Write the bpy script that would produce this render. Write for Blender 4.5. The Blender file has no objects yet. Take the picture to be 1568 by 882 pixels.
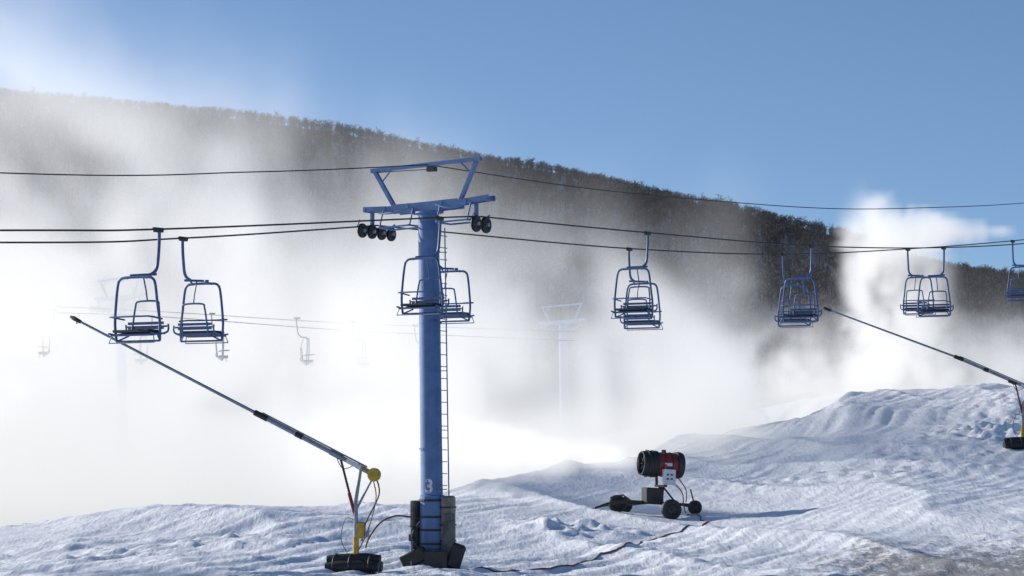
import bpy, math, random
import numpy as np
from mathutils import Vector, Matrix
random.seed(7); rng=np.random.RandomState(11)
scene=bpy.context.scene
F=4355.0; HX=784.0; HY=700.0
def P(px,py,Y): return Vector(((px-HX)*Y/F, Y, (HY-py)*Y/F))

# ------------------------------------------------ materials
def newmat(name):
    m=bpy.data.materials.new(name); m.use_nodes=True
    nt=m.node_tree; nt.nodes.clear(); return m,nt
def paint(name,col,col2=None,rough=0.5,metal=0.0,scale=6.0,bump=0.0):
    m,nt=newmat(name); N=nt.nodes; L=nt.links
    o=N.new('ShaderNodeOutputMaterial'); b=N.new('ShaderNodeBsdfPrincipled')
    tc=N.new('ShaderNodeTexCoord'); n=N.new('ShaderNodeTexNoise'); n.inputs['Scale'].default_value=scale
    n.inputs['Detail'].default_value=8; n.inputs['Roughness'].default_value=0.65
    L.new(tc.outputs['Object'],n.inputs['Vector'])
    r=N.new('ShaderNodeValToRGB'); c2=col2 or tuple(c*0.55 for c in col)
    r.color_ramp.elements[0].position=0.35; r.color_ramp.elements[0].color=(*c2,1)
    r.color_ramp.elements[1].position=0.6; r.color_ramp.elements[1].color=(*col,1)
    L.new(n.outputs['Fac'],r.inputs['Fac']); L.new(r.outputs['Color'],b.inputs['Base Color'])
    b.inputs['Roughness'].default_value=rough; b.inputs['Metallic'].default_value=metal
    if bump>0:
        bp=N.new('ShaderNodeBump'); bp.inputs['Strength'].default_value=bump; bp.inputs['Distance'].default_value=0.02
        L.new(n.outputs['Fac'],bp.inputs['Height']); L.new(bp.outputs['Normal'],b.inputs['Normal'])
    L.new(b.outputs['BSDF'],o.inputs['Surface']); return m
M_blue=paint('blue_paint',(0.115,0.21,0.41),(0.08,0.15,0.31),0.5,0,2.5)
M_bluedk=paint('blue_chair_paint',(0.07,0.135,0.30),(0.04,0.085,0.20),0.42,0,8)
M_black=paint('black_rubber',(0.018,0.018,0.02),(0.03,0.03,0.03),0.6,0,12,0.3)
M_steel=paint('galvanised_steel',(0.30,0.33,0.38),(0.2,0.22,0.26),0.5,0.15,5)
M_cable=paint('wire_rope',(0.03,0.03,0.035),(0.02,0.02,0.02),0.5,0.4,30)
M_yellow=paint('yellow_paint',(0.62,0.40,0.04),(0.35,0.20,0.03),0.5,0,9)
M_red=paint('red_paint',(0.30,0.03,0.03),(0.17,0.02,0.02),0.4,0,5)
M_white=paint('white_paint',(0.75,0.76,0.78),(0.6,0.6,0.62),0.5,0,8)
M_grey=paint('grey_mat',(0.16,0.155,0.15),(0.07,0.07,0.075),0.85,0,4,0.6)
M_tan=paint('tan_pad',(0.28,0.25,0.21),(0.15,0.135,0.12),0.85,0,5,0.6)
M_dark=paint('dark_metal',(0.035,0.035,0.04),(0.06,0.05,0.045),0.55,0.3,7)
M_hose=paint('hose_rubber',(0.25,0.07,0.035),(0.13,0.05,0.035),0.6,0,9)
M_bark=paint('bare_branches',(0.085,0.076,0.072),(0.045,0.042,0.041),0.9,0,0.04)
M_needle=paint('spruce_needles',(0.03,0.042,0.028),(0.015,0.022,0.016),0.9,0,1.5)

# ------------------------------------------------ mesh builder
class MB:
    def __init__(s): s.v=[];s.f=[];s.m=[];s.sm=[];s.mats=[]
    def mi(s,mat):
        if mat not in s.mats: s.mats.append(mat)
        return s.mats.index(mat)
    def add(s,vs,fs,mat,smooth=False):
        o=len(s.v); k=s.mi(mat)
        s.v+= [tuple(v) for v in vs]
        for f in fs: s.f.append(tuple(i+o for i in f)); s.m.append(k); s.sm.append(smooth)
    def tube(s,pts,r,mat,n=8,caps=True,closed=False):
        pts=[Vector(p) for p in pts]; N=len(pts)
        rs=r if isinstance(r,(list,tuple)) else [r]*N
        tang=[]
        for i in range(N):
            a=pts[(i-1)%N] if (i>0 or closed) else pts[i]; b=pts[(i+1)%N] if (i<N-1 or closed) else pts[i]
            t=(b-a); t=t.normalized() if t.length>1e-9 else Vector((0,0,1)); tang.append(t)
        ref=Vector((0,0,1)) if abs(tang[0].z)<0.9 else Vector((1,0,0))
        nrm=(ref-tang[0]*ref.dot(tang[0])).normalized(); vs=[]
        for i in range(N):
            t=tang[i]; nn=nrm-t*nrm.dot(t)
            nrm=nn.normalized() if nn.length>1e-6 else nrm
            b=t.cross(nrm)
            for k in range(n):
                a=2*math.pi*k/n; vs.append(pts[i]+(nrm*math.cos(a)+b*math.sin(a))*rs[i])
        fs=[]; R=N if closed else N-1
        for i in range(R):
            j=(i+1)%N
            for k in range(n):
                k2=(k+1)%n; fs.append((i*n+k,i*n+k2,j*n+k2,j*n+k))
        s.add(vs,fs,mat,n>4)
        if caps and not closed:
            s.add(vs[:n],[tuple(range(n))[::-1]],mat); s.add(vs[-n:],[tuple(range(n))],mat)
    def box(s,c,ax,hs,mat,ch=0.12):
        c=Vector(c); a=[Vector(q).normalized() for q in ax]; b=min(hs)*ch
        vs=[];idx={}
        for sx in(-1,1):
            for sy in(-1,1):
                for sz in(-1,1):
                    sg=(sx,sy,sz)
                    for k in range(3):
                        q=[sg[i]*(hs[i]-(0 if i==k else b)) for i in range(3)]
                        idx[(sg,k)]=len(vs); vs.append(c+a[0]*q[0]+a[1]*q[1]+a[2]*q[2])
        fs=[]
        for k in range(3):
            i,j=[(1,2),(0,2),(0,1)][k]
            for sk in(-1,1):
                loop=[]
                for (si,sj) in((-1,-1),(1,-1),(1,1),(-1,1)):
                    sg=[0,0,0];sg[k]=sk;sg[i]=si;sg[j]=sj; loop.append(idx[(tuple(sg),k)])
                fs.append(tuple(loop))
        for e in range(3):
            i,j=[(1,2),(0,2),(0,1)][e]
            for si in(-1,1):
                for sj in(-1,1):
                    g0=[0,0,0];g0[i]=si;g0[j]=sj;g1=list(g0);g0[e]=-1;g1[e]=1
                    fs.append((idx[(tuple(g0),i)],idx[(tuple(g1),i)],idx[(tuple(g1),j)],idx[(tuple(g0),j)]))
        for sx in(-1,1):
            for sy in(-1,1):
                for sz in(-1,1): fs.append(tuple(idx[((sx,sy,sz),k)] for k in range(3)))
        s.add(vs,fs,mat)
    def beam(s,p,q,w,h,mat,up=(0,0,1)):
        p=Vector(p);q=Vector(q);t=(q-p);Ln=t.length;t.normalize();u=Vector(up);u=(u-t*u.dot(t)).normalized();w_=t.cross(u)
        s.box((p+q)/2,(t,w_,u),(Ln/2,w/2,h/2),mat)
    def lathe(s,c,axis,prof,mat,n=28):
        c=Vector(c);t=Vector(axis).normalized();ref=Vector((0,0,1)) if abs(t.z)<0.9 else Vector((1,0,0))
        a=(ref-t*ref.dot(t)).normalized();b=t.cross(a);vs=[]
        for(d,r) in prof:
            for k in range(n):
                g=2*math.pi*k/n; vs.append(c+t*d+(a*math.cos(g)+b*math.sin(g))*r)
        fs=[]
        for i in range(len(prof)-1):
            for k in range(n):
                k2=(k+1)%n; fs.append((i*n+k,i*n+k2,(i+1)*n+k2,(i+1)*n+k))
        s.add(vs,fs,mat,False)
    def mesh(s,name):
        me=bpy.data.meshes.new(name); me.from_pydata(s.v,[],s.f)
        for m in s.mats: me.materials.append(m)
        me.polygons.foreach_set('material_index',s.m); me.polygons.foreach_set('use_smooth',s.sm)
        me.update(); 
        import bmesh
        bm=bmesh.new(); bm.from_mesh(me); bmesh.ops.recalc_face_normals(bm,faces=bm.faces); bm.to_mesh(me); bm.free()
        return me
    def obj(s,name,loc=(0,0,0)):
        ob=bpy.data.objects.new(name,s.mesh(name)); ob.location=loc; scene.collection.objects.link(ob); return ob
def npmesh(name,V,Fc,mats,k,smooth=True):
    me=bpy.data.meshes.new(name); nf=len(Fc)
    me.vertices.add(len(V)); me.vertices.foreach_set('co',np.ascontiguousarray(V,dtype=np.float32).ravel())
    me.loops.add(nf*k); me.loops.foreach_set('vertex_index',np.ascontiguousarray(Fc,dtype=np.int32).ravel())
    me.polygons.add(nf); me.polygons.foreach_set('loop_start',np.arange(0,nf*k,k,dtype=np.int32))
    me.polygons.foreach_set('loop_total',np.full(nf,k,dtype=np.int32))
    for m in mats: me.materials.append(m)
    me.polygons.foreach_set('use_smooth',np.full(nf,smooth))
    me.update(calc_edges=True); me.validate()
    ob=bpy.data.objects.new(name,me); scene.collection.objects.link(ob); return ob
def smoothpath(pts,n=8):
    pts=[Vector(p) for p in pts]; out=[]
    for i in range(len(pts)-1):
        p0=pts[max(i-1,0)];p1=pts[i];p2=pts[i+1];p3=pts[min(i+2,len(pts)-1)]
        for k in range(n):
            t=k/n; out.append(0.5*((2*p1)+(p2-p0)*t+(2*p0-5*p1+4*p2-p3)*t*t+(3*p1-p0-3*p2+p3)*t**3))
    out.append(pts[-1]); return out

# ------------------------------------------------ terrain
def vnoise(x,y,seed):
    tab=np.random.RandomState(seed).rand(256,256)
    xi=np.floor(x).astype(int); yi=np.floor(y).astype(int); fx=x-xi; fy=y-yi
    fx=fx*fx*(3-2*fx); fy=fy*fy*(3-2*fy)
    a=tab[xi%256,yi%256];b=tab[(xi+1)%256,yi%256];c=tab[xi%256,(yi+1)%256];d=tab[(xi+1)%256,(yi+1)%256]
    return (a*(1-fx)+b*fx)*(1-fy)+(c*(1-fx)+d*fx)*fy
def fbm(x,y,seed,o=4,g=0.5):
    s=0;a=1;t=0
    for i in range(o): s=s+a*(vnoise(x*2**i,y*2**i,seed+i)-0.5); t+=a; a*=g
    return s/t*2
def curve(tab,sig=10,R=15):
    t=np.array(tab,float); gx=np.arange(-600,2200,4.0)
    out=[]
    for k in range(1,t.shape[1]):
        v=np.interp(gx,t[:,0],t[:,k]); kk=np.exp(-0.5*((np.arange(-R,R+1)*4)/sig)**2); kk/=kk.sum()
        v=np.convolve(np.pad(v,R,mode='edge'),kk,'valid'); out.append(v)
    return gx,out
C1=[(-200,815,86,1.3),(0,803,88,1.3),(110,790,90,1.3),(250,773,92,1.3),(400,776,92,1.3),(520,779,93,1.3),(640,768,95,1.4),(700,747,100,1.6),(830,720,108,1.8),(980,706,120,1.9),(1050,672,132,1.7),(1150,656,142,1.4),(1255,634,150,1.2),(1290,603,153,1.15),(1430,596,156,1.1),(1568,592,160,1.1),(1800,585,165,1.1)]
c1=curve(C1,9); c1s=curve(C1,130,80)
c2=curve([(-200,758,215),(0,752,215),(400,745,215),(640,722,215),(880,673,215),(1070,640,222),(1280,604,232),(1568,588,236),(1900,575,240)],25)
c3=curve([(-400,120),(0,137),(130,147),(290,162),(400,175),(540,197),(640,215),(730,236),(830,250),(930,268),(1010,290),(1100,306),(1180,324),(1260,346),(1335,364),(1400,392),(1470,408),(1568,422),(2000,470)],14)
RY=1600.0
def height(X,Y,detail=True):
    X=np.asarray(X,float);Y=np.asarray(Y,float)
    Ys=np.maximum(Y,20.0); px=HX+F*X/Ys; px=np.clip(px,-500,2100)
    gx=c1[0]; pc=np.interp(px,gx,c1[1][0]);Yc=np.interp(px,gx,c1s[1][1]);pw=np.interp(px,gx,c1s[1][2])
    pcs=np.interp(px,gx,c1s[1][0])
    zc=(HY-pc)*Yc/F; zcs=(HY-pcs)*Yc/F
    p2=np.interp(px,gx,c2[1][0]);Y2=np.interp(px,gx,c2[1][1]); z2=(HY-p2)*Y2/F
    zr=(HY-np.interp(px,gx,c3[1][0])-0)*RY/F
    z0=-2.86
    near=-1.9+(z0+1.9)*np.clip(Y/66.0,-0.5,1)
    t=np.clip((Y-66)/(Yc-66),0,1); a=z0+(zcs-z0)*t**pw+(zc-zcs)*t**5
    t2=np.clip((Y-Yc)/(Y2-Yc),0,1)
    b=zc+(z2-zc)*t2**1.6-3.2*np.sin(np.pi*np.clip(t2,0,1))**1.0*np.clip((zc+3.5)/3,0.5,1.2)
    t3=np.clip((Y-Y2)/50,0,1); z3=z2-1.0
    c=z2+(z3-z2)*t3
    t4=np.clip((Y-Y2-50)/(RY-Y2-50),0,1)
    d=z3+(zr-4-z3)*t4
    e=(zr-4)-(np.clip(Y-RY,0,None))*0.12
    z=np.where(Y<66,near,np.where(Y<Yc,a,np.where(Y<Y2,b,np.where(Y<Y2+50,c,np.where(Y<RY,d,e)))))
    if detail:
        w=np.clip((Y-20)/40,0,1)*np.clip((280-Y)/60,0,1)
        z=z+w*(0.24*fbm(X*0.16,Y*0.10,3,3)+0.065*fbm(X*0.7+9,Y*0.35,20,5,0.58))
        q=X*0.22+Y*0.10+1.6*fbm(X*0.08,Y*0.06,40,3); r=1-np.abs(np.sin(q*1.9)); z=z+w*0.24*(r**2)*np.clip(fbm(X*0.07+4,Y*0.05,50,2)+0.45,0,1)
        dirx,diry=0.92,-0.38
        s_=X*dirx+Y*diry+0.5*fbm(X*0.05,Y*0.05,60,2)*4; al=-X*diry+Y*dirx
        tr=fbm(s_*2.4,al*0.07,70,3,0.6); mk=np.clip(fbm(X*0.06+2,Y*0.04+3,77,2)*1.5+0.8,0,1)
        z=z+w*0.14*tr*mk
        # corduroy left by the groomer
        cd=np.clip(fbm(X*0.05+8,Y*0.04+1,140,2)*2.2+0.2,0,1); z=z+w*0.022*cd*np.sin(s_*8.0)*np.clip((150-Y)/60,0,1)
        for k,(ox,am) in enumerate(((4.0,2.0),(12.0,3.0),(-12.0,2.5),(19.0,-3.0))):
            cx=ox+(Y-66)*(0.10+0.04*k)+am*np.sin((Y-66)*0.055+k*1.7); fd=np.clip(fbm(X*0.1+k,Y*0.06,130+k,2)*1.6+0.35,0,1)
            for g in(-1.0,1.0):
                dd=(X-cx-g)/0.2; z=z-w*0.04*fd*np.exp(-dd**2)+w*0.02*fd*np.exp(-((np.abs(dd)-1.9)/0.7)**2)
        s2=X*0.35+Y*0.94+2.5*fbm(X*0.05,Y*0.04,66,2); z=z+w*0.06*fbm(s2*1.2,X*0.08,88,3,0.6)
        cl=np.clip(vnoise(X*2.3,Y*1.7,90)-0.58,0,1)*np.clip(fbm(X*0.12+7,Y*0.09,91,2)*1.8+0.05,0,1)
        z=z+w*0.32*cl
        def bump(cx,cy,rx,ry,am): return am*np.exp(-((X-cx)/rx)**2-((Y-cy)/ry)**2)
        ck=np.clip(vnoise(X*2.9,Y*2.0,120)+0.3*vnoise(X*6,Y*4,121)-0.5,0,1)
        z=z+bump(2.0,87,1.8,3.0,0.45)*ck+bump(2.0,87,1.9,2.5,0.2)+bump(21,121,2.5,5,0.8)*ck
        z=z+bump(27,132,5,9,0.5)*ck+bump(11.5,104,5,5,0.25)*ck
        z=z+bump(-6.6,78,2.2,2.2,0.28)-bump(-4.8,80,1.6,2.0,0.18)
        z=z+bump(-8,86,3.5,3,0.30)-bump(-11.5,84,2,2.5,0.15)
        z=z+bump(9.5,128,4,4,0.4)+bump(16,138,3,3,0.4)-bump(12.5,131,2,3,0.3)+bump(25,140,3.5,4,0.5)
    return z
def hz(x,y): return float(height(np.array([x]),np.array([y]))[0])
ys=np.concatenate([np.linspace(-150,50,21),np.arange(54,64,1.0),np.arange(64,125,0.16),np.arange(125,175,0.24),np.arange(175,262,0.7),np.arange(262,400,5),np.arange(400,1700,14),np.arange(1700,4200,120)])
side=45+np.cumsum(1.0*1.075**np.arange(72)); side=side[side<4200]
xs=np.concatenate([-side[::-1],np.arange(-45,45.1,0.15),side])
XX,YY=np.meshgrid(xs,ys); ZZ=height(XX,YY)
V=np.stack([XX.ravel(),YY.ravel(),ZZ.ravel()],1); nx=len(xs);ny=len(ys)
ii=(np.arange(ny-1)[:,None]*nx+np.arange(nx-1)[None,:]).ravel()
Fc=np.stack([ii,ii+1,ii+1+nx,ii+nx],1)

class NT:
    def __init__(s,nt): s.nt=nt
    def m(s,op,a,b=None,c=None,clamp=False):
        n=s.nt.nodes.new('ShaderNodeMath'); n.operation=op; n.use_clamp=clamp
        for i,v in enumerate((a,b,c)):
            if v is None: continue
            if isinstance(v,(int,float)): n.inputs[i].default_value=v
            else: s.nt.links.new(v,n.inputs[i])
        return n.outputs[0]
    def ss(s,v,a,b,o0=0.0,o1=1.0,kind='SMOOTHSTEP'):
        n=s.nt.nodes.new('ShaderNodeMapRange'); n.interpolation_type=kind
        s.nt.links.new(v,n.inputs[0])
        for k,x in zip((1,2,3,4),(a,b,o0,o1)): n.inputs[k].default_value=x
        return n.outputs[0]
    def noise(s,vec,scale,detail=3,rough=0.5,dist=0.0,stretch=None,loc=(0,0,0)):
        if stretch or loc!=(0,0,0):
            mp=s.nt.nodes.new('ShaderNodeVectorMath'); mp.operation='MULTIPLY_ADD'; mp.inputs[1].default_value=stretch or (1,1,1); mp.inputs[2].default_value=loc
            s.nt.links.new(vec,mp.inputs[0]); vec=mp.outputs[0]
        n=s.nt.nodes.new('ShaderNodeTexNoise'); n.inputs['Scale'].default_value=scale; n.inputs['Detail'].default_value=detail
        n.inputs['Roughness'].default_value=rough; n.inputs['Distortion'].default_value=dist
        s.nt.links.new(vec,n.inputs['Vector']); return n.outputs[0]
    def xyz(s,gn=False):
        if gn:
            tc=s.nt.nodes.new('GeometryNodeInputPosition'); v=tc.outputs[0]
        else:
            tc=s.nt.nodes.new('ShaderNodeTexCoord'); v=tc.outputs['Object']
        sp=s.nt.nodes.new('ShaderNodeSeparateXYZ'); s.nt.links.new(v,sp.inputs[0])
        return v,sp.outputs[0],sp.outputs[1],sp.outputs[2]
    def mix(s,f,a,b):
        n=s.nt.nodes.new('ShaderNodeMix'); n.data_type='RGBA'; s.nt.links.new(f,n.inputs[0])
        for k,v in((6,a),(7,b)):
            if isinstance(v,tuple): n.inputs[k].default_value=(*v,1)
            else: s.nt.links.new(v,n.inputs[k])
        return n.outputs[2]
gm,nt=newmat('snow_ground'); T=NT(nt); vec,x,y,z=T.xyz()
o=nt.nodes.new('ShaderNodeOutputMaterial'); b=nt.nodes.new('ShaderNodeBsdfPrincipled'); b.inputs['Roughness'].default_value=0.55
snow=T.mix(T.ss(T.noise(vec,0.35,5,0.6),0.35,0.65),(0.86,0.88,0.92),(0.94,0.95,0.97))
n1=T.noise(vec,2.6,8,0.8,stretch=(1,0.5,1)); 
reg=T.m('MULTIPLY',T.ss(x,4.5,10.5),T.ss(y,84,69)); thr=T.m('ADD',n1,T.m('MULTIPLY',reg,0.26))
dm=T.ss(thr,0.60,0.76,0,0.8); dm=T.m('MULTIPLY',dm,T.ss(reg,0.02,0.25))
col=T.mix(dm,snow,(0.20,0.175,0.15))
sp=T.ss(T.noise(vec,5.0,4,0.7,loc=(5,5,5)),0.68,0.75,0,0.6); sp=T.m('MULTIPLY',sp,T.m('MULTIPLY',T.ss(x,0,8),T.ss(y,125,70)))
col=T.mix(sp,col,(0.2,0.18,0.16))
fo=T.ss(T.m('ADD',y,T.m('MULTIPLY',T.noise(vec,0.03,3),30)),280,300)
fcol=T.mix(T.ss(T.noise(vec,0.02,6,0.7),0.4,0.65),(0.045,0.042,0.041),(0.085,0.08,0.08))
col=T.mix(fo,col,fcol); nt.links.new(col,b.inputs['Base Color'])
bh=T.m('ADD',T.noise(vec,1.6,9,0.72),T.m('MULTIPLY',T.noise(vec,3.0,4,0.6,stretch=(2.2,0.4,1),loc=(3,1,0)),0.6))
bp=nt.nodes.new('ShaderNodeBump'); bp.inputs['Strength'].default_value=0.7; bp.inputs['Distance'].default_value=0.10
nt.links.new(bh,bp.inputs['Height']); nt.links.new(bp.outputs['Normal'],b.inputs['Normal'])
nt.links.new(b.outputs['BSDF'],o.inputs['Surface'])
npmesh('snow_ground',V,Fc,[gm],4)

# ------------------------------------------------ forest on the mountain
def tree_template(seed):
    r=np.random.RandomState(seed); vs=[];fs=[]
    def tri(a,bb,w):
        d=bb-a; s_=np.cross(d,r.randn(3)); s_/=np.linalg.norm(s_)+1e-9; k=len(vs)
        vs.extend([a-s_*w,a+s_*w,bb]); fs.append((k,k+1,k+2))
    H=1.0; tri(np.array([0,0,0.]),np.array([0,0,H]),0.03); tri(np.array([0,0,0.]),np.array([0,0,H*0.9]),0.03)
    for i in range(22):
        h0=r.uniform(0.25,0.8); an=r.uniform(0,6.28); ln=r.uniform(0.2,0.42)*(1.15-h0*0.6); up=r.uniform(0.6,1.5)
        dr=np.array([math.cos(an),math.sin(an),up]); dr/=np.linalg.norm(dr); a=np.array([0,0,h0*H]); e=a+dr*ln; tri(a,e,0.012)
        for j in range(3):
            q=a+(e-a)*r.uniform(0.35,0.95); d2=dr+r.randn(3)*0.5; d2/=np.linalg.norm(d2); tri(q,q+d2*r.uniform(0.1,0.22),0.012)
    return np.array(vs),np.array(fs)
temps=[tree_template(s) for s in range(6)]
AV=[];AF=[];off=0
Yt=330.0; pts=[]
while Yt<1620:
    n=int(2*0.2*Yt/3.6); 
    for k in range(n): pts.append((rng.uniform(-0.205,0.205)*Yt,Yt+rng.uniform(-9,9)))
    Yt+=20
for k in range(900): pts.append((rng.uniform(-0.205,0.205)*RY,RY+rng.uniform(-6,4)))
pts=np.array(pts); hh=height(pts[:,0],pts[:,1],False)
big=fbm(pts[:,0]*0.02,pts[:,1]*0.01,300,3)
for i,(p,zg) in enumerate(zip(pts,hh)):
    v,f=temps[i%6]; a=rng.uniform(0,6.28); s_=rng.uniform(4.5,6.7)*(1+0.35*big[i])
    if rng.rand()<0.03: s_*=1.35
    w=s_*rng.uniform(0.9,1.4); c_,n_=math.cos(a),math.sin(a)
    W=np.stack([(v[:,0]*c_-v[:,1]*n_)*w+p[0],(v[:,0]*n_+v[:,1]*c_)*w+p[1],v[:,2]*s_+zg-0.5],1)
    AV.append(W);AF.append(f+off);off+=len(v)
npmesh('distant_forest',np.concatenate(AV),np.concatenate(AF),[M_bark],3,False)

def spruce(name,X,Y,H):
    r=np.random.RandomState(int(Y)); vs=[];fs=[]; zg=hz(X,Y)
    mb=MB(); mb.tube([(0,0,-0.3),(0,0,H*0.95)],[H*0.018,H*0.003],M_bark,6)
    for i in range(1500):
        h0=r.uniform(0.08,1)**0.9; R=(1-h0)*H*0.23*(0.75+0.25*math.sin(h0*40))+0.03*H*0.3; an=r.uniform(0,6.28); q=r.uniform(0.3,1.0)*R*r.uniform(0.8,1.15)
        a=Vector((math.cos(an)*q*0.55,math.sin(an)*q*0.55,h0*H)); e=Vector((math.cos(an)*q,math.sin(an)*q,h0*H-q*0.25+r.uniform(-.1,.1)))
        s_=Vector((-math.sin(an),math.cos(an),r.uniform(-.5,.5)))*H*0.012
        mb.add([a-s_,a+s_,e],[(0,1,2)],M_needle)
    mb.obj(name,(X,Y,zg))
spruce('spruce_tree',(1302-HX)*330/F,330,12.0)
spruce('spruce_tree',(1402-HX)*300/F,300,5.8)
spruce('spruce_tree',(1222-HX)*345/F,345,8.0)

# ------------------------------------------------ lift line
D=Vector((0.5,0.866,0)).normalized(); Lx=Vector((0.866,-0.5,0)).normalized(); U=Vector((0,0,1))
TX,TY=-2.115,72.0; TB=hz(-2.05,72.0)
def linept(base,s,tab):
    z=np.interp(s,[t[0] for t in tab],[t[1] for t in tab]); return Vector((base[0]+D.x*s,base[1]+D.y*s,float(z)))
A0=(-0.77,71.2); B0=(-3.45,72.8); C0=(TX,TY)
At=[(-40,2.9),(-18.5,4.40),(-13.1,4.80),(-2,5.85),(0,6.02),(9.07,6.24),(20.2,6.59),(31.4,7.25),(42.5,8.2),(60,10)]
Bt=[(-40,3.0),(-14.9,4.52),(-8.2,5.06),(0,5.93),(2.9,5.98),(13.9,6.22),(24.9,6.73),(35.8,7.6),(46.8,8.62),(60,10)]
Ct=[(-40,4.5),(-16.6,5.76),(-7.5,6.57),(0,7.4),(8.3,7.49),(16.6,7.78),(25.5,8.22),(34,8.9),(43.6,9.8),(60,11.6)]
def cable(name,base,tab,r,brk=0):
    mb=MB(); l=[t for t in tab if t[0]<=brk]; rr=[t for t in tab if t[0]>=brk]
    for seg in(l,rr):
        mb.tube(smoothpath([Vector((base[0]+D.x*s,base[1]+D.y*s,z)) for s,z in seg],10),r,M_cable,6)
    return mb.obj(name)
cable('haul_cable',A0,At,0.02); cable('haul_cable',B0,Bt,0.02); cable('comm_cable',C0,Ct,0.014)

# chair: local x = lateral, y = forward, z up, origin at the rope grip
def chair_mesh():
    mb=MB(); W=0.54; ox=0.16; oy=0.22
    def Q(l): return [(p[0]+ox,p[1]+oy,p[2]) for p in l]
    mb.tube([(0,-0.16,0.0),(0,0.16,0.0)],0.035,M_dark,8)
    mb.box((0,0,-0.02),((1,0,0),(0,1,0),(0,0,1)),(0.05,0.13,0.05),M_dark,0.3)
    mb.tube(smoothpath([(0,0,0),(0,-0.03,-0.12),(0.0,0.0,-0.5),(0.0,0.08,-0.85),(0.06,0.25,-0.98)],6),0.036,M_bluedk,8)
    mb.tube([(-0.12,0.22,-0.96),(0.42,0.42,-0.98)],0.028,M_bluedk,8)
    for s in(-1,1): mb.tube(Q([(s*0.2,0.12,-0.975),(s*0.26,0.32,-1.05)]),0.022,M_bluedk,6)
    o=[(-W*1.06,0.28,-2.36),(-W*1.10,0.30,-2.0),(-W*1.02,0.32,-1.6),(-W*0.92,0.32,-1.2),(-W*0.80,0.32,-1.07),(-W*0.5,0.32,-1.03)]
    o=o+[(-p[0],p[1],p[2]) for p in o[::-1]]
    mb.tube(smoothpath(Q(o),6),0.030,M_bluedk,8)
    i=[(-0.36,0.05,-2.22),(-0.35,0.0,-1.95),(-0.31,-0.03,-1.62),(-0.24,-0.04,-1.52),(0.24,-0.04,-1.52),(0.31,-0.03,-1.62),(0.35,0.0,-1.95),(0.36,0.05,-2.22)]
    mb.tube(smoothpath(Q(i),5),0.022,M_bluedk,8)
    mb.tube(Q([(0,0.1,-0.97),(0,0.0,-1.3),(0,-0.04,-1.52)]),0.018,M_bluedk,6)
    X=((1,0,0),(0,1,0),(0,0,1))
    for k,zz in enumerate((-1.98,-2.08)): mb.box(Q([(0,0.02,zz)])[0],X,(0.47,0.012,0.03),M_bluedk)
    for s in(-1,1):
        mb.tube(smoothpath(Q([(s*W*1.04,-0.02,-2.0),(s*W*1.04,0.0,-2.16),(s*W*1.04,0.3,-2.22),(s*W*1.04,0.55,-2.2)]),4),0.022,M_bluedk,6)
        mb.tube(Q([(s*W*1.06,0.28,-2.36),(s*0.38,0.1,-2.24)]),0.018,M_bluedk,6)
    for k in range(5): mb.box(Q([(0,0.06+0.11*k,-2.20-0.01*k)])[0],X,(0.53,0.036,0.02),M_bluedk)
    mb.box(Q([(0,0.32,-2.155)])[0],X,(0.47,0.23,0.028),M_black,0.4)
    mb.tube(Q([(-W*1.06,0.28,-2.36),(W*1.06,0.28,-2.36)]),0.022,M_bluedk,6)
    mb.tube(smoothpath(Q([(-0.5,0.1,-1.9),(-0.5,0.5,-1.86),(-0.42,0.62,-1.86),(0.42,0.62,-1.86),(0.5,0.5,-1.86),(0.5,0.1,-1.9)]),4),0.018,M_bluedk,6)
    mb.tube(Q([(-0.54,0.0,-2.05),(0.54,0.0,-2.05)]),0.02,M_bluedk,6)
    mb.tube(Q([(-0.6,0.50,-2.40),(0.6,0.50,-2.40)]),0.012,M_steel,6)
    for s in(-1,1): mb.tube(Q([(s*0.6,0.5,-2.40),(s*0.54,0.45,-2.2)]),0.012,M_steel,6)
    return mb.mesh('chairlift_chair')
CM=chair_mesh()
def put_chair(p,fw,sw=0.0):
    ob=bpy.data.objects.new('chairlift_chair',CM); scene.collection.objects.link(ob)
    f=Vector(fw).normalized(); r=f.cross(U)
    m=Matrix((r,f,U)).transposed().to_4x4(); m=m@Matrix.Rotation(sw,4,'X')@Matrix.Rotation(random.uniform(-.03,.03),4,'Z'); m.translation=Vector(p); ob.matrix_world=m
for s in(-13.3,-2.0,9.07,20.2,31.4,42.6): put_chair(linept(A0,s,At),-D,random.uniform(-.03,.03))
for s in(-8.27,2.9,13.9,24.9,35.8,46.8): put_chair(linept(B0,s,Bt),D,random.uniform(-.03,.03))

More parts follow.
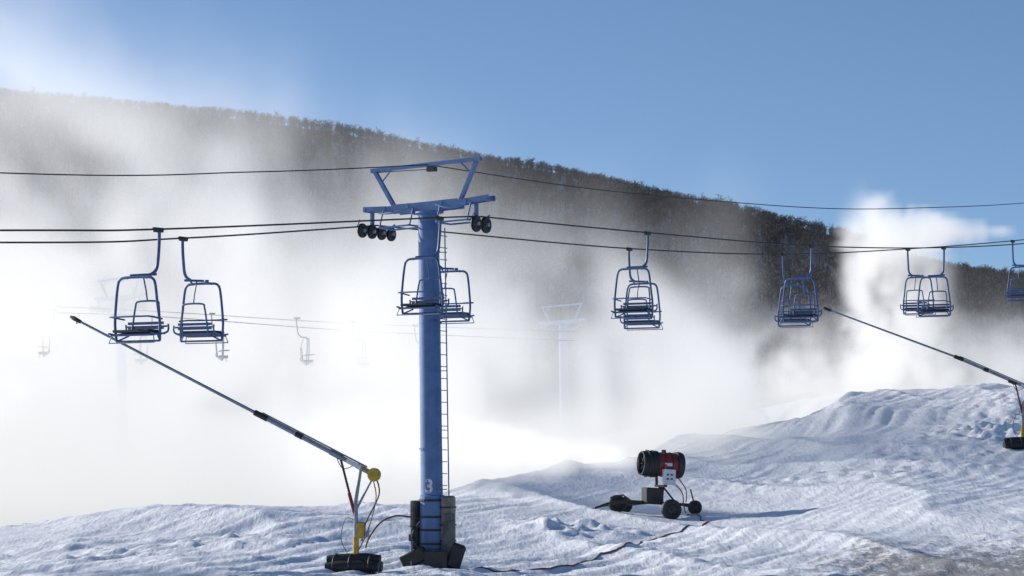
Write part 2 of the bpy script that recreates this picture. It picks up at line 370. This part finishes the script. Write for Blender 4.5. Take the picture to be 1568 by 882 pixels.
# ------------------------------------------------ tower
def tower(name,X,Y,zb,D,Lx,scale_h=1.0,detail=True):
    mb=MB(); tl=0.042
    H=6.3-zb if detail else scale_h
    top=zb+H
    C=Vector((X,Y,0)); 
    def W(l,d,z): return C+Lx*l+D*d+U*(top+z+tl*l)
    mb.tube([Vector((X+0.11,Y,zb-0.3)),Vector((X,Y,top-0.12))],[0.285,0.265],M_blue,28)
    mb.lathe(Vector((X,Y,top-0.14)),U,[(0,0.27),(0,0.34),(0.05,0.34),(0.05,0.0)],M_blue)
    for s in(-1,1):
        for dd in(-0.16,0.16):
            mb.beam(W(0,dd,0.03),W(s*0.95,dd,0.04),0.05,0.24,M_blue); mb.beam(W(s*0.95,dd,0.06),W(s*(1.86),dd,0.11),0.05,0.13,M_blue)
    for l in(-1.8,-1.2,-0.5,0.5,1.2,1.8): mb.beam(W(l,-0.2,0.08),W(l,0.2,0.08),0.05,0.10,M_blue)
    mb.beam(W(-0.35,0,-0.1),W(0.35,0,-0.1),0.34,0.1,M_blue)
    mb.beam(W(-1.0,0,0.1),W(-1.6,0,1.06),0.10,0.10,M_blue,up=D); mb.beam(W(0.95,0,0.12),W(1.42,0,1.08),0.10,0.10,M_blue,up=D)
    mb.beam(W(-1.72,0,1.10),W(1.55,0,1.11),0.11,0.10,M_blue)
    mb.tube([W(-1.4,0,0.78),W(-1.1,0,1.08)],0.02,M_blue,6); mb.tube([W(1.25,0,0.78),W(0.95,0,1.08)],0.02,M_blue,6)
    mb.tube(smoothpath([W(-1.72,0,1.05),W(-0.9,0,1.02),W(0.1,0,0.98)],4),0.010,M_cable,5)
    mb.box(W(0.1,0,0.98),(Lx,D,U),(0.12,0.08,0.06),M_dark); mb.box(W(0.02,0,1.02),(Lx,D,U),(0.04,0.04,0.06),M_dark)
    def train(l,zc,nw,half,R=0.185):
        off=zc-(top+tl*l)
        pos=[(-half+2*half*k/(nw-1)) for k in range(nw)]
        for dd in pos:
            c=W(l,dd,off); mb.lathe(c-Lx*0.05,Lx,[(0,0.03),(0,R*.92),(0.03,R),(0.035,R*.81),(0.065,R*.81),(0.07,R),(0.10,R*.92),(0.10,R*.54),(0.08,R*.5),(0.08,0.03)],M_black,22)
            mb.lathe(c-Lx*0.10,Lx,[(0,0.0),(0,0.05),(0.19,0.05),(0.19,0)],M_steel,10)
        for s in(-1,1):
            ln=[p for p in pos if p*s>0]; 
            mb.beam(W(l-0.10,min(ln)-0.05,off),W(l-0.10,max(ln)+0.05,off),0.03,0.09,M_bluedk)
        mb.beam(W(l-0.14,pos[0]*0.6,off+0.1),W(l-0.14,pos[-1]*0.6,off+0.1),0.03,0.10,M_blue)
        mb.beam(W(l-0.14,0,off+0.1),W(l-0.14,0,0.1),0.06,0.12,M_blue,up=D)
        for dd in(pos[0]-0.15,pos[-1]+0.15): mb.beam(W(l-0.12,dd*0.9,off+0.12),W(l+0.02,dd,off+0.26),0.03,0.04,M_blue)
    train(-1.55,5.75+ (top-6.3),4,0.68); train(1.55,5.83+(top-6.3),2,0.24,0.21)
    for sgn,l0,l1 in((-1,-1.25,-0.35),(1,0.45,1.35)):
        for dd in(-0.35,0.35):
            mb.tube([W(l0,dd,-0.42),W(l1,dd,-0.42)],0.024,M_blue,6)
        for l in(l0,l1):
            mb.tube([W(l,-0.35,-0.42),W(l,0.35,-0.42)],0.024,M_blue,6); 
        lo=l0 if sgn<0 else l1; li=l1 if sgn<0 else l0
        mb.tube([W(lo,-0.35,-0.42),W(lo,-0.16,0.05)],0.022,M_blue,6); mb.tube([W(li,-0.35,-0.42),W(li,-0.16,0.05)],0.022,M_blue,6)
        mb.tube(smoothpath([W(li,-0.4,0.02),W((lo+li)/2,-0.5,-0.1),W(lo,-0.4,-0.05)],4),0.02,M_blue,6)
    if not detail: return mb.obj(name)
    zt=top-0.5; z0=zb+1.6
    for dd in(-0.17,0.17):
        mb.tube([Vector((X+0.09,Y,0))+Lx*0.40+D*dd+U*z0,Vector((X,Y,0))+Lx*0.38+D*dd+U*zt],0.016,M_blue,6)
    k=z0+0.1
    while k<zt:
        c=Vector((X+0.05,Y,0))+Lx*0.39+U*k; mb.tube([c-D*0.17,c+D*0.17],0.012,M_blue,5)
        k+=0.3
    k=z0+0.3
    while k<zt:
        for dd in(-0.17,0.17): mb.tube([Vector((X+0.05,Y,k))+Lx*0.39+D*dd,Vector((X+0.05,Y,k))+Lx*0.2+D*dd*0.6],0.012,M_blue,5)
        k+=1.5
    for zz in(zb+2.9,zb+6.1): mb.lathe(Vector((X+0.05,Y,zz)),U,[(0,0.278),(0,0.292),(0.05,0.292),(0.05,0.275)],M_blue)
    bx=X+0.10
    mb.lathe((bx,Y,zb+0.42),U,[(0,0.28),(0,0.33),(1.32,0.32),(1.34,0.28)],M_blue,20)
    for zz in(0.5,0.85,1.18,1.6): mb.lathe((bx,Y,zb+zz),U,[(0,0.33),(0,0.352),(0.05,0.352),(0.05,0.33)],M_black,20)
    mb.box((bx+0.40,Y-0.12,zb+1.02),(Vector((.93,-.3,0)),Vector((.3,.93,0)),U),(0.14,0.22,0.72),M_tan,0.35)
    mb.box((bx+0.42,Y-0.42,zb+0.75),(Vector((.8,-.6,0)),Vector((.6,.8,0)),U+Lx*0.03),(0.17,0.05,0.55),M_grey,0.4)
    mb.box((bx-0.42,Y+0.05,zb+1.0),(Lx,D,U),(0.06,0.20,0.62),M_grey,0.4)
    for zz in(0.6,1.0,1.45): mb.box((bx+0.40,Y-0.12,zb+zz),(Vector((.93,-.3,0)),Vector((.3,.93,0)),U),(0.15,0.23,0.02),M_black,0.3)
    mb.box((bx,Y,zb+0.0),(Lx,D,U),(0.48,0.46,0.36),M_grey,0.15)
    mb.box((bx-0.45,Y-0.35,zb+0.18),(Vector((.9,-.2,.45)),Vector((.2,.95,0)),Vector((-.45,0,.9))),(0.34,0.10,0.18),M_black,0.3)
    mb.box((bx+0.60,Y-0.3,zb+0.22),(Vector((.85,0.1,-.3)),Vector((0,1,0)),Vector((.3,0,.95))),(0.19,0.26,0.32),M_black,0.3)
    mb.box((bx+0.1,Y-0.60,zb+0.10),(Lx,D,U),(0.30,0.08,0.27),M_dark,0.3)
    mb.tube(smoothpath([(bx-0.3,Y-0.4,zb+1.1),(bx-0.5,Y-0.5,zb+0.7),(bx-0.2,Y-0.6,zb+0.3)],5),0.02,M_black,6)
    ob=mb.obj(name)
    cu=bpy.data.curves.new('number_marking','FONT'); cu.body='3'; cu.size=0.48; cu.offset=0.012; cu.extrude=0.001
    t=bpy.data.objects.new('number_marking',cu); scene.collection.objects.link(t)
    bpy.context.view_layer.update(); me=bpy.data.meshes.new_from_object(t); bpy.data.objects.remove(t)
    R=0.292
    for v in me.vertices:
        a=(v.co.x-0.12)/R-0.28; zz=v.co.y
        v.co=Vector((bx+math.sin(a)*(R+v.co.z),Y-math.cos(a)*(R+v.co.z),zb+1.82+zz))
    me.materials.append(M_white); t=bpy.data.objects.new('number_marking',me); scene.collection.objects.link(t); t.parent=ob
    return ob
tower('lift_tower',TX,TY,TB,D,Lx)

# ------------------------------------------------ snow lances
def snow_lance(name,base,piv,mid,tip):
    mb=MB(); base=Vector(base);piv=Vector(piv);mid=Vector(mid);tip=Vector(tip)
    ax=(tip-piv).normalized(); sd=Vector((ax.x,ax.y,0)).normalized()
    n=sd.cross(U)
    for j,(o,zz,r) in enumerate(((-0.16,0.12,0.15),(0.17,0.12,0.16),(0.0,0.30,0.14))):
        mb.tube([base-sd*0.62+n*o+U*zz,base-sd*0.3+n*o+U*(zz+.02),base+sd*0.4+n*o+U*zz,base+sd*0.72+n*o+U*(zz-0.03)],[r*0.8,r,r,r*0.85],M_black,14)
    for s in(-0.4,0.1,0.5): mb.tube([base+sd*s+n*math.cos(a)*0.36+U*(0.18+math.sin(a)*0.24) for a in np.linspace(0,6.28,16)],0.02,M_dark,5)
    m0=base+U*0.3
    m1=piv+ax*0.38-U*0.02
    mb.tube([m0,m0+U*0.55],0.075,M_yellow,12); mb.tube([m0+U*0.3,m0+U*1.15],0.055,M_steel,12)
    mb.tube([m0+U*1.1,m0+U*1.45,m1],[0.05,0.045,0.04],M_steel,10)
    mb.tube([m0+U*1.2,piv-U*0.0],0.028,M_steel,8)
    mb.tube([m0+U*1.0,piv+ax*0.95-U*0.05],0.03,M_dark,8); mb.tube([m0+U*1.0,m0+U*0.5+ (piv+ax*0.95-m0)*0.45],0.045,M_red,8)
    mb.box(m0-sd*0.12+U*0.72+n*0.02,(sd,n,U),(0.10,0.09,0.20),M_yellow,0.25)
    mb.box(m0-sd*0.28+U*0.62,(sd,n,U),(0.05,0.05,0.07),M_steel,0.25)
    mb.lathe(piv-n*0.06,n,[(0,0),(0,0.15),(0.03,0.17),(0.09,0.17),(0.12,0.15),(0.12,0)],M_yellow,18)
    mb.beam(piv-ax*0.08,piv+ax*0.5,0.10,0.12,M_yellow)
    e=piv+(mid-piv)*1.0
    mb.tube([piv,e],0.058,M_steel,10); mb.tube([piv+U*0.10+ax*0.2,e+U*0.09-ax*0.2],0.022,M_steel,8)
    mb.tube([e-ax*0.35,e+ax*0.02],0.075,M_dark,10); mb.tube([piv+ax*0.9,piv+ax*1.25],0.07,M_dark,10); mb.tube([piv+(mid-piv)*0.6,piv+(mid-piv)*0.6+ax*0.2],0.068,M_dark,10)
    mb.tube([e,tip],[0.042,0.030],M_steel,8)
    mb.tube([tip-ax*0.12,tip+ax*0.10],[0.045,0.06],M_dark,10); mb.tube([tip+ax*0.1,tip+ax*0.2],[0.06,0.03],M_dark,10)
    mb.tube([tip+ax*0.02,tip-U*0.10],0.018,M_steel,6)
    mb.tube(smoothpath([piv-U*0.1-sd*0.06,piv-U*0.5-sd*0.12,m0+U*0.9-sd*0.25,m0+U*0.45-sd*0.15],6),0.018,M_black,6)
    mb.tube(smoothpath([piv-U*0.15+sd*0.02,piv-U*0.6-sd*0.02+n*.1,m0+U*0.7-sd*0.30,m0+U*0.2-sd*0.05],6),0.014,M_hose,6)
    mb.tube(smoothpath([m0+U*0.95,m0+U*1.0+sd*0.25,m0+U*0.55+sd*0.38,m0+U*0.2+sd*0.25,m0+U*0.0+sd*0.05],6),0.009,M_black,6)
    mb.tube(smoothpath([piv+ax*0.6-U*0.05,piv+ax*0.9-U*0.25,piv+ax*1.1-U*0.0],5),0.012,M_black,5)
    mb.box(piv+ax*0.55+U*0.02-n*0.12,(ax,n,ax.cross(n)),(0.2,0.03,0.05),M_white,0.3)
    return mb.obj(name)
lx=(545-HX)*70/F; lb=hz(lx,70)
snow_lance('snowmaking_lance',(lx,70,lb-0.04),P(573,727,70),P(391,632,70.5),P(118,490,71.5))
rb=P(1566,690,110); rb.z=hz(rb.x,110)
snow_lance('snowmaking_lance',rb,P(1590,601,110),P(1462,546,110),P(1268,474,110))

mb=MB(); hx,hy=(630-HX)*71.6/F,71.6; hb=hz(hx,hy)
mb.tube([(hx,hy,hb-0.2),(hx,hy,hb+0.98)],0.035,M_steel,8); mb.tube([(hx-.02,hy,hb+0.9),(hx+0.22,hy,hb+1.0)],0.03,M_dark,8)
mb.lathe((hx,hy,hb+0.98),U,[(0,0),(0,0.10),(0.025,0.10),(0.025,0)],M_dark,12); mb.box((hx,hy,hb+0.7),(Lx,D,U),(0.06,0.06,0.09),M_dark,0.3)
mb.obj('snowmaking_hydrant')
mb=MB(); mb.tube(smoothpath([P(630,792,71.5),P(606,790,71.2),P(583,800,70.8),P(566,822,70.5),P(560,838,70.2)],8),0.022,M_hose,8)
mb.obj('water_hose')
mb=MB()
hp=[]
for px,Yd in((705,71.2),(760,71.5),(830,72.2),(880,74),(915,77),(960,79),(985,83),(1020,86),(1060,89),(1082,92),(1070,94.5),(1048,95.2)):
    X_=(px-HX)*Yd/F; hp.append(Vector((X_,Yd,0)))
hp=smoothpath(hp,14); hp=[Vector((p.x+0.07*math.sin(i*0.5),p.y+0.10*math.sin(i*0.31),hz(p.x+0.07*math.sin(i*0.5),p.y+0.10*math.sin(i*0.31))+0.015)) for i,p in enumerate(hp)]
mb.tube(hp,0.026,M_hose,7); mb.obj('water_hose')

# ------------------------------------------------ fan gun
def fan_gun():
    mb=MB(); Y=95.0; X=(1012-HX)*Y/F; zb=hz(X,Y); O=Vector((X,Y,zb))
    ax=Vector((-0.93,-0.30,0.06)).normalized(); sd=Vector((ax.y,-ax.x,0)).normalized()
    if sd.y>0: sd=-sd
    c=O+U*1.72
    mb.lathe(c,ax,[(-0.72,0.30),(-0.72,0.42),(-0.62,0.45),(-0.50,0.45),(-0.50,0.40)],M_dark,32)
    mb.lathe(c,ax,[(-0.50,0.40),(-0.44,0.41),(0.16,0.40),(0.18,0.40)],M_red,32)
    for d in(-0.3,-0.05): mb.lathe(c,ax,[(d,0.41),(d,0.422),(d+0.03,0.422),(d+0.03,0.41)],M_dark,32)
    mb.lathe(c,ax,[(0.18,0.40),(0.18,0.44),(0.24,0.445),(0.50,0.43),(0.72,0.40),(0.72,0.36),(0.3,0.33)],M_black,32)
    for d in(0.32,0.5): mb.lathe(c,ax,[(d,0.43),(d,0.46),(d+0.04,0.46),(d+0.04,0.43)],M_dark,32)
    mb.lathe(c,ax,[(-0.6,0),(-0.6,0.13),(0.3,0.12),(0.55,0.02)],M_dark,16)
    e1=ax.cross(U).normalized(); e2=ax.cross(e1)
    for i in range(10):
        a=6.283*i/10; r_=e1*math.cos(a)+e2*math.sin(a)
        mb.tube([c+ax*-0.71+r_*0.05,c+ax*-0.71+r_*0.42],0.008,M_steel,5); mb.tube([c+ax*0.60+r_*0.1,c+ax*0.60+r_*0.37],0.010,M_steel,5)
    for rr in(0.15,0.25,0.35):
        mb.tube([c-ax*0.72+(e1*math.cos(a)+e2*math.sin(a))*rr for a in np.linspace(0,6.283,25)[:-1]],0.007,M_steel,5,closed=True)
    mb.box(c+sd*0.41+ax*-0.12,(ax,sd,U),(0.13,0.012,0.05),M_white)
    mb.box(c+U*0.44-ax*0.1,(ax,sd,U),(0.07,0.05,0.05),M_dark)
    for q in(-1,1): mb.beam(c+sd*0.44*q,c+sd*0.40*q-U*0.75,0.09,0.05,M_red,up=sd)
    mb.beam(c+sd*0.44-U*0.72,c-sd*0.44-U*0.72,0.12,0.07,M_dark)
    mb.box(c+sd*0.50-U*0.42-ax*0.10,(ax,sd,U),(0.21,0.09,0.26),M_white,0.12)
    for a_,b_ in((-0.08,0.08),(0.06,0.08),(-0.08,-0.06),(0.06,-0.06)): mb.box(c+sd*0.595-U*0.42-ax*(0.10+a_)+U*b_,(ax,sd,U),(0.035,0.008,0.03),M_dark)
    mb.tube([c-U*0.72,O+U*0.45],0.09,M_dark,12)
    mb.box(O+U*0.66+ax*0.36+sd*0.1,(ax,sd,U),(0.28,0.28,0.26),M_dark,0.15)
    mb.beam(O+U*0.42-ax*1.1,O+U*0.42+ax*1.2,0.12,0.10,M_dark); mb.beam(O+U*0.42+sd*0.5-ax*0.1,O+U*0.42-sd*0.5-ax*0.1,0.1,0.1,M_dark)
    mb.beam(O+U*0.5+ax*0.1+sd*0.35,O+U*1.0-ax*0.1,0.05,0.05,M_dark); mb.beam(O+U*0.5-ax*0.5,O+U*1.0-ax*0.05,0.05,0.05,M_dark)
    mb.tube([O+U*0.42+ax*1.2,O+U*0.30+ax*1.9,O+U*0.12+ax*2.35],[0.05,0.045,0.04],M_dark,8)
    mb.tube([O+U*0.48+ax*1.2+sd*.2,O+U*0.62+ax*1.35,O+U*0.5+ax*1.8],0.03,M_dark,8)
    def wheel(p,r,w):
        p=Vector(p); mb.lathe(p-sd*w/2,sd,[(0,0.0),(0.02,r*0.5),(0,r*0.55),(0,r*0.88),(w*0.2,r),(w*0.8,r),(w,r*0.88),(w,r*0.55),(w-0.03,r*0.5),(w-0.02,0)],M_black,24)
        mb.lathe(p+sd*(w/2-0.01),sd,[(0,r*0.5),(0.01,r*0.42),(0.02,r*0.12),(0.06,r*0.10),(0.06,0)],M_dark,14)
    def gw(px,Yd,r,w):
        X_=(px-HX)*Yd/F; z=hz(X_,Yd); wheel((X_,Yd,z+r-0.03),r,w); return Vector((X_,Yd,z+r-0.03))
    w1=gw(945,95.3,0.30,0.2); w2=gw(1028,94.0,0.34,0.22); w3=gw(1064,96.0,0.24,0.18); w4=gw(956,96.8,0.28,0.18)
    for w_ in(w1,w2,w3,w4): mb.tube([w_,Vector((w_.x*0.35+O.x*0.65,w_.y*0.4+O.y*0.6,zb+0.42))],0.04,M_dark,8)
    mb.tube([w1+sd*0.05,w1+Vector((-0.6,0,-0.1)),w1+Vector((-0.9,0,-0.2))],0.03,M_dark,6)
    mb.tube([w3,w3+Vector((-0.15,0,0.62))],0.025,M_dark,6)
    mb.tube(smoothpath([c-U*0.6+sd*.4-ax*.3,c-U*0.9-ax*0.6+sd*.4,O+U*0.4-ax*0.7+sd*.3,O+U*0.15-ax*0.8+sd*.2],6),0.02,M_hose,6)
    mb.tube(smoothpath([c-ax*0.6-U*0.4,c-ax*0.9-U*0.8,O+U*0.5-ax*0.9],6),0.018,M_black,6)
    mb.obj('snowmaking_fan_gun'); return c+ax*0.75,ax
noz,gax=fan_gun()

# ------------------------------------------------ second lift, far behind in the mist
D2=Vector((0.985,0.17,0)).normalized()
for a,bq,c_ in(((-150,462,146),(185,474,146),(880,508,155)),((-150,478,143),(185,482,143),(880,522,151))):
    mb=MB(); mb.tube(smoothpath([P(*a),P(*bq),P((bq[0]+c_[0])/2,(bq[1]+c_[1])/2+4,(bq[2]+c_[2])/2),P(*c_)],10),0.022,M_cable,5); mb.obj('haul_cable')
for px,py,Y in((82,474,143),(325,480,143),(455,487,144),(541,492,146),(636,498,148),(232,484,140)): put_chair(P(px,py,Y),-D2 if px<300 else D2)
tower('lift_tower',(185-HX)*156/F,156.0,-2.0,Vector((.6,.8,0)),Vector((.8,-.6,0)),scale_h=10.7,detail=False)
tower('lift_tower',(862-HX)*182/F,182.0,0.2,Vector((.6,.8,0)),Vector((.8,-.6,0)),scale_h=8.4,detail=False)

# ------------------------------------------------ mist: procedural density baked to voxel grids by geometry nodes
def volmat(name,emis,g,rate):
    m,nt=newmat(name); T=NT(nt); at=nt.nodes.new('ShaderNodeAttribute'); at.attribute_name='density'; dens=at.outputs['Fac']
    o=nt.nodes.new('ShaderNodeOutputMaterial'); s_=nt.nodes.new('ShaderNodeVolumeScatter'); s_.inputs['Color'].default_value=(0.98,0.985,1,1); s_.inputs['Anisotropy'].default_value=g
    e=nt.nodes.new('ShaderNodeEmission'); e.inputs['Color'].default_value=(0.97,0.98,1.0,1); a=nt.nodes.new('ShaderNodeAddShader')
    nt.links.new(dens,s_.inputs['Density']); nt.links.new(T.m('MULTIPLY',dens,emis),e.inputs['Strength'])  # glow added to the mist, standing in for sunlight scattered many times
    nt.links.new(s_.outputs[0],a.inputs[0]); nt.links.new(e.outputs[0],a.inputs[1]); nt.links.new(a.outputs[0],o.inputs['Volume'])
    try: m.cycles.volume_step_rate=rate
    except Exception as ex: print('no step rate',ex)
    return m
def gnvol(name,lo,hi,vox,build,mat,step):
    ng=bpy.data.node_groups.new(name,'GeometryNodeTree'); 
    ng.interface.new_socket(name='Geometry',in_out='INPUT',socket_type='NodeSocketGeometry')
    ng.interface.new_socket(name='Geometry',in_out='OUTPUT',socket_type='NodeSocketGeometry')
    go=ng.nodes.new('NodeGroupOutput'); vc=ng.nodes.new('GeometryNodeVolumeCube'); sm=ng.nodes.new('GeometryNodeSetMaterial')
    vc.inputs['Min'].default_value=lo; vc.inputs['Max'].default_value=hi
    for k,a in enumerate('XYZ'): vc.inputs['Resolution '+a].default_value=max(8,int((hi[k]-lo[k])/vox))
    ng.links.new(build(NT(ng)),vc.inputs['Density']); sm.inputs['Material'].default_value=mat
    ng.links.new(vc.outputs[0],sm.inputs[0]); ng.links.new(sm.outputs[0],go.inputs[0])
    vd=bpy.data.volumes.new(name); vd.materials.append(mat); vd.render.space='WORLD'; vd.render.step_size=step
    ob=bpy.data.objects.new(name,vd); scene.collection.objects.link(ob)
    md=ob.modifiers.new('mist','NODES'); md.node_group=ng
    return ob
def bank(T):
    vec,x,y,z=T.xyz(True)
    xp=T.m('SUBTRACT',x,T.m('MULTIPLY',T.m('SUBTRACT',y,140),0.07))
    wob=T.noise(vec,0.18,6,0.66,0.6,stretch=(1,0.15,1))
    xn=T.m('ADD',xp,T.m('MULTIPLY',T.m('SUBTRACT',wob,0.5),12))
    A=T.ss(xn,10.4,12.2,1.0,0.03)
    # turbulent billows: the lookup height is displaced by noise
    n=T.noise(vec,0.15,8,0.66,0.8,stretch=(1,0.11,0.70)); nf=T.ss(n,0.43,0.58,0.22,2.1)
    n2=T.noise(vec,0.05,3,0.5,0.2,stretch=(1,0.3,0.5),loc=(3.3,0,1)); nf=T.m('MULTIPLY',nf,T.ss(n2,0.35,0.62,0.8,1.2))
    S=T.ss(xp,-27,14,8.6,5.6,'LINEAR'); zg=T.ss(xp,4,30,-2.0,4.0)
    zz=T.m('MAXIMUM',T.m('ADD',T.m('SUBTRACT',z,zg),T.m('MULTIPLY',T.m('SUBTRACT',wob,0.5),6.0)),0.0)
    ex=T.m('EXPONENT',T.m('DIVIDE',T.m('MULTIPLY',zz,-1),S))
    lowm=T.ss(zz,0,5,1,0)
    nf=T.m('ADD',T.m('MULTIPLY',nf,T.m('SUBTRACT',1.0,lowm)),T.m('MULTIPLY',lowm,T.ss(n,0.35,0.6,0.8,2.0)))
    d=T.m('MULTIPLY',T.m('MULTIPLY',T.m('MULTIPLY',ex,A),nf),0.125)
    top=T.ss(xp,-27,2,31,15.5,'LINEAR')
    d=T.m('MULTIPLY',d,T.m('MULTIPLY',T.ss(y,112,124),T.ss(y,182,165))); d=T.m('MULTIPLY',d,T.ss(T.m('SUBTRACT',z,top),0,-12))
    return d
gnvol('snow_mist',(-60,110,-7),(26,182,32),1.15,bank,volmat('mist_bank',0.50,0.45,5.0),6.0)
def column(T):
    vec,x,y,z=T.xyz(True)
    n=T.noise(vec,0.42,6,0.66,0.7,stretch=(1,0.3,0.85)); dn=T.m('MULTIPLY',T.m('SUBTRACT',n,0.5),5.5)
    xx=T.m('ADD',x,dn); t=T.ss(x,30.5,21.5,0,1,'LINEAR')
    r=T.m('ADD',0.22,T.m('MULTIPLY',T.m('POWER',t,1.3),2.6))
    dy=T.m('SUBTRACT',y,172); q=T.m('SQRT',T.m('ADD',T.m('POWER',T.m('SUBTRACT',z,13.6),2),T.m('POWER',dy,2)))
    jet=T.m('MULTIPLY',T.ss(T.m('DIVIDE',T.m('ADD',q,T.m('MULTIPLY',T.m('MULTIPLY',dn,1.0),t)),r),1.1,0.2),T.m('MULTIPLY',T.ss(x,30.4,30.0),T.ss(xx,20.0,22.0)))
    jet=T.m('MULTIPLY',jet,T.ss(t,0,1,1.7,0.6))
    cur=T.m('MULTIPLY',T.ss(xx,19.8,21.6),T.ss(xx,27.5,24)); cur=T.m('MULTIPLY',cur,T.ss(T.m('ADD',z,T.m('MULTIPLY',dn,0.8)),15.0,11.5)); cur=T.m('MULTIPLY',cur,T.ss(T.m('ABSOLUTE',dy),5,0)); cur=T.m('MULTIPLY',cur,T.ss(n,0.40,0.6,0.08,0.60))
    low=T.m('MULTIPLY',T.ss(T.m('ADD',z,T.m('MULTIPLY',dn,1.9)),10.0,4.5),T.m('MULTIPLY',T.ss(T.m('ABSOLUTE',dy),8,2),0.20)); low=T.m('MULTIPLY',low,T.ss(x,11,17)); low=T.m('MULTIPLY',low,T.ss(n,0.4,0.6,0.10,1.4))
    return T.m('MULTIPLY',T.m('ADD',jet,T.m('ADD',cur,low)),T.ss(x,40,36))
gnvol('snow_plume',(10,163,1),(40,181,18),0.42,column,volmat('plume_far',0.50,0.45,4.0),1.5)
tipL=P(118,490,71.5)
def lance(T):
    vec,x,y,z=T.xyz(True); n=T.noise(vec,0.7,5,0.62,0.3); dn=T.m('SUBTRACT',n,0.5)
    t=T.m('SUBTRACT',tipL.x-0.1,x); tp=T.m('MAXIMUM',t,0.0)
    cz=T.m('ADD',tipL.z,T.m('SUBTRACT',T.m('MULTIPLY',tp,0.16),T.m('MULTIPLY',T.m('POWER',tp,2),0.07)))
    r=T.m('ADD',0.08,T.m('MULTIPLY',tp,0.36))
    dz=T.m('SUBTRACT',z,cz); dz=T.m('MULTIPLY',dz,T.ss(dz,-0.1,0.1,0.30,1.3)); q=T.m('SQRT',T.m('ADD',T.m('POWER',dz,2),T.m('POWER',T.m('SUBTRACT',y,tipL.y),2)))
    d=T.ss(T.m('ADD',T.m('DIVIDE',q,r),T.m('MULTIPLY',dn,2.8)),1.2,0.0)
    d=T.m('MULTIPLY',d,T.ss(z,-1.9,0)); d=T.m('MULTIPLY',d,T.ss(y,68,70)); d=T.m('MULTIPLY',d,T.ss(x,-17.9,-15))
    return T.m('MULTIPLY',T.m('MULTIPLY',d,T.ss(t,0,0.15)),T.ss(t,0,4,2.6,0.9))
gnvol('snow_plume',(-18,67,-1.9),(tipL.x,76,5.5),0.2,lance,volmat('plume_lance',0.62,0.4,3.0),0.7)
def fanp(T):
    vec,x,y,z=T.xyz(True); n=T.noise(vec,0.6,5,0.62,0.4); dn=T.m('SUBTRACT',n,0.5)
    t=T.m('MAXIMUM',T.m('SUBTRACT',noz.x,x),0.0)
    cy=T.m('ADD',noz.y,T.m('MULTIPLY',t,1.1)); cz=T.m('ADD',noz.z,T.m('SUBTRACT',T.m('MULTIPLY',t,0.14),T.m('MULTIPLY',T.m('POWER',t,2),0.010)))
    r=T.m('ADD',0.30,T.m('MULTIPLY',t,0.17))
    q=T.m('SQRT',T.m('ADD',T.m('POWER',T.m('SUBTRACT',z,cz),2),T.m('MULTIPLY',T.m('POWER',T.m('SUBTRACT',y,cy),2),0.5)))
    d=T.ss(T.m('ADD',T.m('DIVIDE',q,r),T.m('MULTIPLY',dn,2.2)),1.2,0.1)
    return T.m('MULTIPLY',T.m('MULTIPLY',d,T.m('GREATER_THAN',T.m('SUBTRACT',noz.x,x),0.0)),T.m('MULTIPLY',T.ss(t,0,9,1.8,0.5),T.ss(t,15.5,9)))
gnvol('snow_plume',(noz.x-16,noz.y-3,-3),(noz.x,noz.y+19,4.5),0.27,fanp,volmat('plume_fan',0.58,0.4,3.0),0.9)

# ------------------------------------------------ light, sky, camera
SE=math.radians(20); az=math.radians(-63)
sd=Vector((math.sin(az)*math.cos(SE),math.cos(az)*math.cos(SE),math.sin(SE)))
su=bpy.data.lights.new('sun','SUN'); su.energy=5.0; su.angle=math.radians(0.5); su.color=(1.0,0.96,0.91)
so=bpy.data.objects.new('sun',su); so.rotation_euler=sd.to_track_quat('Z','Y').to_euler(); scene.collection.objects.link(so)
w=bpy.data.worlds.new('World'); scene.world=w; w.use_nodes=True; nt=w.node_tree; nt.nodes.clear()
ow=nt.nodes.new('ShaderNodeOutputWorld'); bg=nt.nodes.new('ShaderNodeBackground'); sk=nt.nodes.new('ShaderNodeTexSky'); sk.sky_type='NISHITA'; sk.sun_disc=False
sk.sun_elevation=SE; sk.sun_rotation=az; sk.altitude=300; sk.air_density=1.0; sk.dust_density=0.6; sk.ozone_density=3.6
tc=nt.nodes.new('ShaderNodeTexCoord'); mp=nt.nodes.new('ShaderNodeMapping'); mp.inputs['Scale'].default_value=(1,1,1.9); mp.inputs['Location'].default_value=(0,0,0.08)
nt.links.new(tc.outputs['Generated'],mp.inputs[0]); nt.links.new(mp.outputs[0],sk.inputs[0])
nt.links.new(sk.outputs[0],bg.inputs[0]); bg.inputs[1].default_value=0.15; nt.links.new(bg.outputs[0],ow.inputs[0])
cam=bpy.data.cameras.new('camera'); cam.lens=100.0; cam.sensor_width=36; cam.shift_y=259/1568; cam.clip_end=9000; cam.clip_start=0.5
co=bpy.data.objects.new('camera',cam); co.rotation_euler=(math.radians(90),0,0); scene.collection.objects.link(co); scene.camera=co
scene.view_settings.view_transform='Standard'; scene.view_settings.look='None'; scene.view_settings.exposure=0
